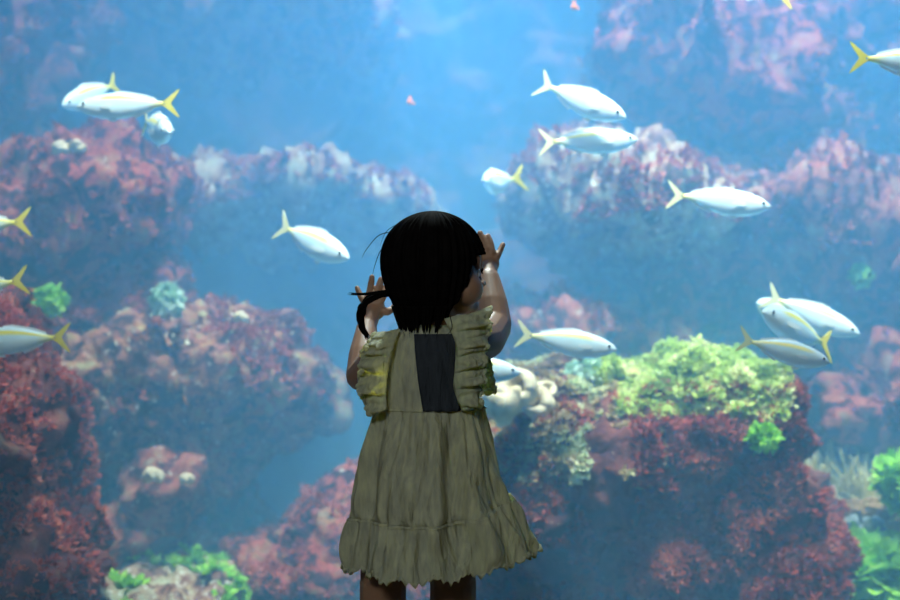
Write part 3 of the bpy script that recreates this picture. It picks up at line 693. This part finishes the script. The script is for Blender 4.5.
def fold(th, y):
    P = np.array([[math.cos(th) * 3.2, math.sin(th) * 3.2, y * .012], [math.cos(th) * 7.5, math.sin(th) * 7.5, y * .02 + 9], [math.cos(th) * 15, math.sin(th) * 15, y * .03 + 30]])
    a = vnoise(P, 5); fine = min(1.0, max(0.0, (470 - y) / 55.0)) if y < 520 else max(0, 1 - abs(y - 532) / 30.0)
    return 1.3 * a[0] + .9 * a[1] + .9 * fine * a[2] - .15
FC = {}
_fold = fold
def fold(th, y):
    k = (round(th, 5), round(y, 2))
    if k not in FC: FC[k] = _fold(th, y)
    return FC[k]
def ring_surface(rings, nsub, hemf=None):
    pys = np.array([r[0] for r in rings]); ys = np.linspace(pys[0], pys[-1], nsub); V = []
    for y in ys:
        l, r, dp, am = (np.interp(y, pys, [q[i] for q in rings]) for i in (1, 2, 3, 4))
        cx, hw = pxx((l + r) / 2), (r - l) / 1000.0
        for k in range(NTH):
            th = 2 * PI * k / NTH; f = am * fold(th, y)
            z = CZ - (y - 300) / FPX * (2.5 - dp * .9) + (hemf(th, y) if hemf else 0)
            V.append((cx + (hw + f) * math.cos(th), (dp + f) * math.sin(th), z))
    F = [[j * NTH + k, j * NTH + (k + 1) % NTH, (j + 1) * NTH + (k + 1) % NTH, (j + 1) * NTH + k] for j in range(nsub - 1) for k in range(NTH)]
    return V, F
GO = np.array(girl.location)
lift = lambda th, y: max(0, math.cos(th)) ** 2 * .036 * max(0, (y - 480) / 50.0) ** 1.2
V, F = ring_surface(RINGS, 56, lift)
V = np.array(V); V[:, 2] += .0006 * fbm(V, 90, 2, 4)
V, F = two_sided(V, F, .0016)
dress = mesh_obj('dress', V, F, m_dress, origin=GO); child_of(dress, girl); dress['label'] = 'pale yellow cotton dress'
# hem ruffle
HEM = [(525, 354, 511, .131, .012), (532, 353, 514, .134, .015), (550, 350, 520, .140, .017), (566, 347, 525, .145, .019), (574, 346, 527, .147, .020), (579, 345, 528, .148, .021)]
def lift2(th, y):
    c = math.cos(th); e = max(0, (y - 560) / 20.0)
    return max(0, c) ** 2 * .04 + e * .004 * math.sin(th * 90) + e * .006 * math.sin(th * 19)
V, F = ring_surface(HEM, 26, lift2); V, F = two_sided(V, F, .0022)
r_ = mesh_obj('hem_ruffle', V, F, m_dress, origin=GO); child_of(r_, dress)
def torus_strip(rings, name, n=8, r=.0022, parent=None, frill=0):
    y, l, rr_, dp, am = rings; bag = Bag(); pts = []
    cx, hw = pxx((l + rr_) / 2), (rr_ - l) / 1000.0
    V = []
    for k in range(NTH):
        th = 2 * PI * k / NTH; f = am * fold(th, y) + .001; z = CZ - (y - 300) / FPX * (2.5 - dp * .9) + (lift2(th, y) if frill else lift(th, y))
        c = np.array([cx + (hw + f) * math.cos(th), (dp + f) * math.sin(th), z]); rad = np.array([math.cos(th), math.sin(th), 0])
        w = r * (1 + (.7 * math.sin(k * 1.9) * frill))
        V += [c + w * (math.cos(2 * PI * q / n) * rad + math.sin(2 * PI * q / n) * np.array([0, 0, 1.0])) for q in range(n)]
    F = [[k * n + q, ((k + 1) % NTH) * n + q, ((k + 1) % NTH) * n + (q + 1) % n, k * n + (q + 1) % n] for k in range(NTH) for q in range(n)]
    o = mesh_obj(name, V, F, m_dress, origin=GO); child_of(o, parent)
torus_strip((411, 377, 485, .083, .003), 'waist_seam', parent=dress)
torus_strip((527, 354, 512, .132, .013), 'skirt_seam', parent=dress)
torus_strip((578.5, 345, 528, .148, .021), 'lace_trim', r=.0032, parent=dress, frill=1)
# shoulder ruffles
def ruffle(inner, outer, waves, amp, ph):
    n, m = 90, 12; I = [at(*p) for p in inner]; O = [at(*p) for p in outer]
    def along(P, t_):
        x = t_ * (len(P) - 1); i = min(len(P) - 2, int(x)); w = x - i
        p0, p1, p2, p3 = P[max(0, i - 1)], P[i], P[i + 1], P[min(len(P) - 1, i + 2)]
        return .5 * (2 * p1 + (p2 - p0) * w + (2 * p0 - 5 * p1 + 4 * p2 - p3) * w ** 2 + (3 * p1 - p0 - 3 * p2 + p3) * w ** 3)
    V = []
    for i in range(n):
        t_ = i / (n - 1); a, b_ = along(I, t_), along(O, t_); d = (b_ - a); L = np.linalg.norm(d)
        for j in range(m):
            s = j / (m - 1)
            w = amp * s ** .8 * (math.sin(t_ * waves * 2 * PI + ph) + .5 * math.sin(t_ * waves * 4.6 * PI + 1 + ph))
            puff = -.014 * math.sin(PI * s)
            cr = .007 * s * vnoise(np.array([[t_ * 14, s * 4, ph]]), 8)[0]; V.append(a + d * (s + .05 * s * math.sin(t_ * waves * 4 * PI)) + np.array([cr, w + puff + cr, .35 * w + cr]))
    F = [[i * m + j, (i + 1) * m + j, (i + 1) * m + j + 1, i * m + j + 1] for i in range(n - 1) for j in range(m - 1)]
    V, F = two_sided(V, F, .0022); bag = Bag(); bag.add(V, F)
    lace = Bag()
    for i in range(0, n):
        t_ = i / (n - 1); b_ = along(O, t_); w = amp * (math.sin(t_ * waves * 2 * PI + ph) + .5 * math.sin(t_ * waves * 4.6 * PI + 1 + ph))
        a = along(I, t_); p = a + (b_ - a) * (1 + .05 * math.sin(t_ * waves * 4 * PI)) + np.array([0, w, .35 * w])
        s = .0045 + .002 * math.sin(i * 2.3); ell(lace, p, (s, s * .8, s), sub=1)
    o = mesh_obj('shoulder_ruffle', bag.verts(), bag.F, m_dress, origin=GO); child_of(o, dress)
    VV, _, FF = remesh(lace, .0016, 1); l_ = mesh_obj('lace_trim', VV, FF, m_dress, origin=GO); child_of(l_, dress)
ruffle([(400, 329, 2.45), (393, 350, 2.425), (388, 372, 2.42), (386, 395, 2.42), (388, 410, 2.425)],
       [(376, 335, 2.47), (364, 350, 2.46), (361, 372, 2.45), (360, 394, 2.45), (372, 414, 2.44)], 4, .012, 0)
ruffle([(394, 333, 2.50), (388, 350, 2.54), (384, 375, 2.56), (384, 400, 2.56)],
       [(374, 335, 2.50), (363, 356, 2.53), (362, 385, 2.56), (372, 412, 2.56)], 5, .007, 2)
ruffle([(444, 319, 2.45), (455, 342, 2.42), (455, 366, 2.415), (454, 388, 2.415), (462, 411, 2.42)],
       [(489, 311, 2.46), (487, 338, 2.44), (484, 358, 2.43), (484, 380, 2.43), (480, 408, 2.43)], 5, .012, 1)
ruffle([(456, 318, 2.50), (474, 348, 2.54), (478, 375, 2.56), (480, 395, 2.56)],
       [(487, 313, 2.50), (488, 348, 2.53), (491, 374, 2.56), (495, 392, 2.56)], 4, .006, 3)
# dark cloth band down the middle of the back
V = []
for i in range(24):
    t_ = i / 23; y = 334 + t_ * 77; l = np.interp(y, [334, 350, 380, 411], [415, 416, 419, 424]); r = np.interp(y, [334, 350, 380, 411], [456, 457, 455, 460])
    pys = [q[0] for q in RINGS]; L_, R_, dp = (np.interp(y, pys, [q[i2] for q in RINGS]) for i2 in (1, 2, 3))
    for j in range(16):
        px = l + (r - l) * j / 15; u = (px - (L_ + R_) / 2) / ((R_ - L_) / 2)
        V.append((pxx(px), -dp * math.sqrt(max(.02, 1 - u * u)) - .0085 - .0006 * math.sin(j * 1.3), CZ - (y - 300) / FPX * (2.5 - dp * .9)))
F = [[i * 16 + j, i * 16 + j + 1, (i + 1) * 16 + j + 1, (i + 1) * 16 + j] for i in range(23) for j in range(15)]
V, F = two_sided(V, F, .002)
p_ = mesh_obj('back_band', V, F, m_band, origin=GO); child_of(p_, dress); p_['label'] = 'dark band down the middle of the back'

# ------------------------------------------------------------------ light
def area(name, loc, size, sy, power, col, target):
    l = bpy.data.lights.new(name, 'AREA'); l.shape = 'RECTANGLE'; l.size = size; l.size_y = sy; l.energy = power; l.color = col
    o = bpy.data.objects.new(name, l); COL.objects.link(o); o.location = loc
    o.rotation_euler = (Vector(target) - Vector(loc)).to_track_quat('-Z', 'Y').to_euler(); return o
def spot(name, loc, target, power, ang, blend, rad, col=(.82, .96, 1.0)):
    l = bpy.data.lights.new(name, 'SPOT'); l.energy = power; l.spot_size = ang; l.spot_blend = blend; l.shadow_soft_size = rad; l.color = col
    o = bpy.data.objects.new(name, l); COL.objects.link(o); o.location = loc
    o.rotation_euler = (Vector(target) - Vector(loc)).to_track_quat('-Z', 'Y').to_euler(); return o
spot('tank_lamp', (1.1, -2.4, 14.2), (.8, 1.8, .5), 35000, math.radians(33), 1.0, .9)
spot('tank_lamp', (.75, .75, 14.2), (.75, .75, .6), 13000, math.radians(18), 1.0, .9)
strip = area('added_fish_fill', (.5, .45, 2.25), 2.6, .1, 12, (.9, .97, 1), (.55, 2.2, .1)); strip.data.spread = math.radians(105)  # added fill above the window, brightens fish and rocks from the front
spot('added_dress_fill', (-.05, 1.0, 2.3), (-.06, .04, .40), 330, math.radians(26), .7, .1)  # added fill shining out through the glass onto the child's front and dress
area('room_lamp', (-.6, -3.2, 2.3), .8, .8, 42.0, (.93, 1, .96), (0, 0, .5))
scene.cycles.volume_bounces = 6; scene.cycles.max_bounces = 12; scene.cycles.diffuse_bounces = 5
w = bpy.data.worlds.new('world'); scene.world = w; w.use_nodes = True
w.node_tree.nodes['Background'].inputs[0].default_value = (0, 0, 0, 1)
vs = scene.view_settings; scene.display_settings.display_device = 'sRGB'
vs.view_transform = 'Standard'; vs.look = 'None'; vs.exposure = .26; vs.gamma = 1; vs.use_curve_mapping = False
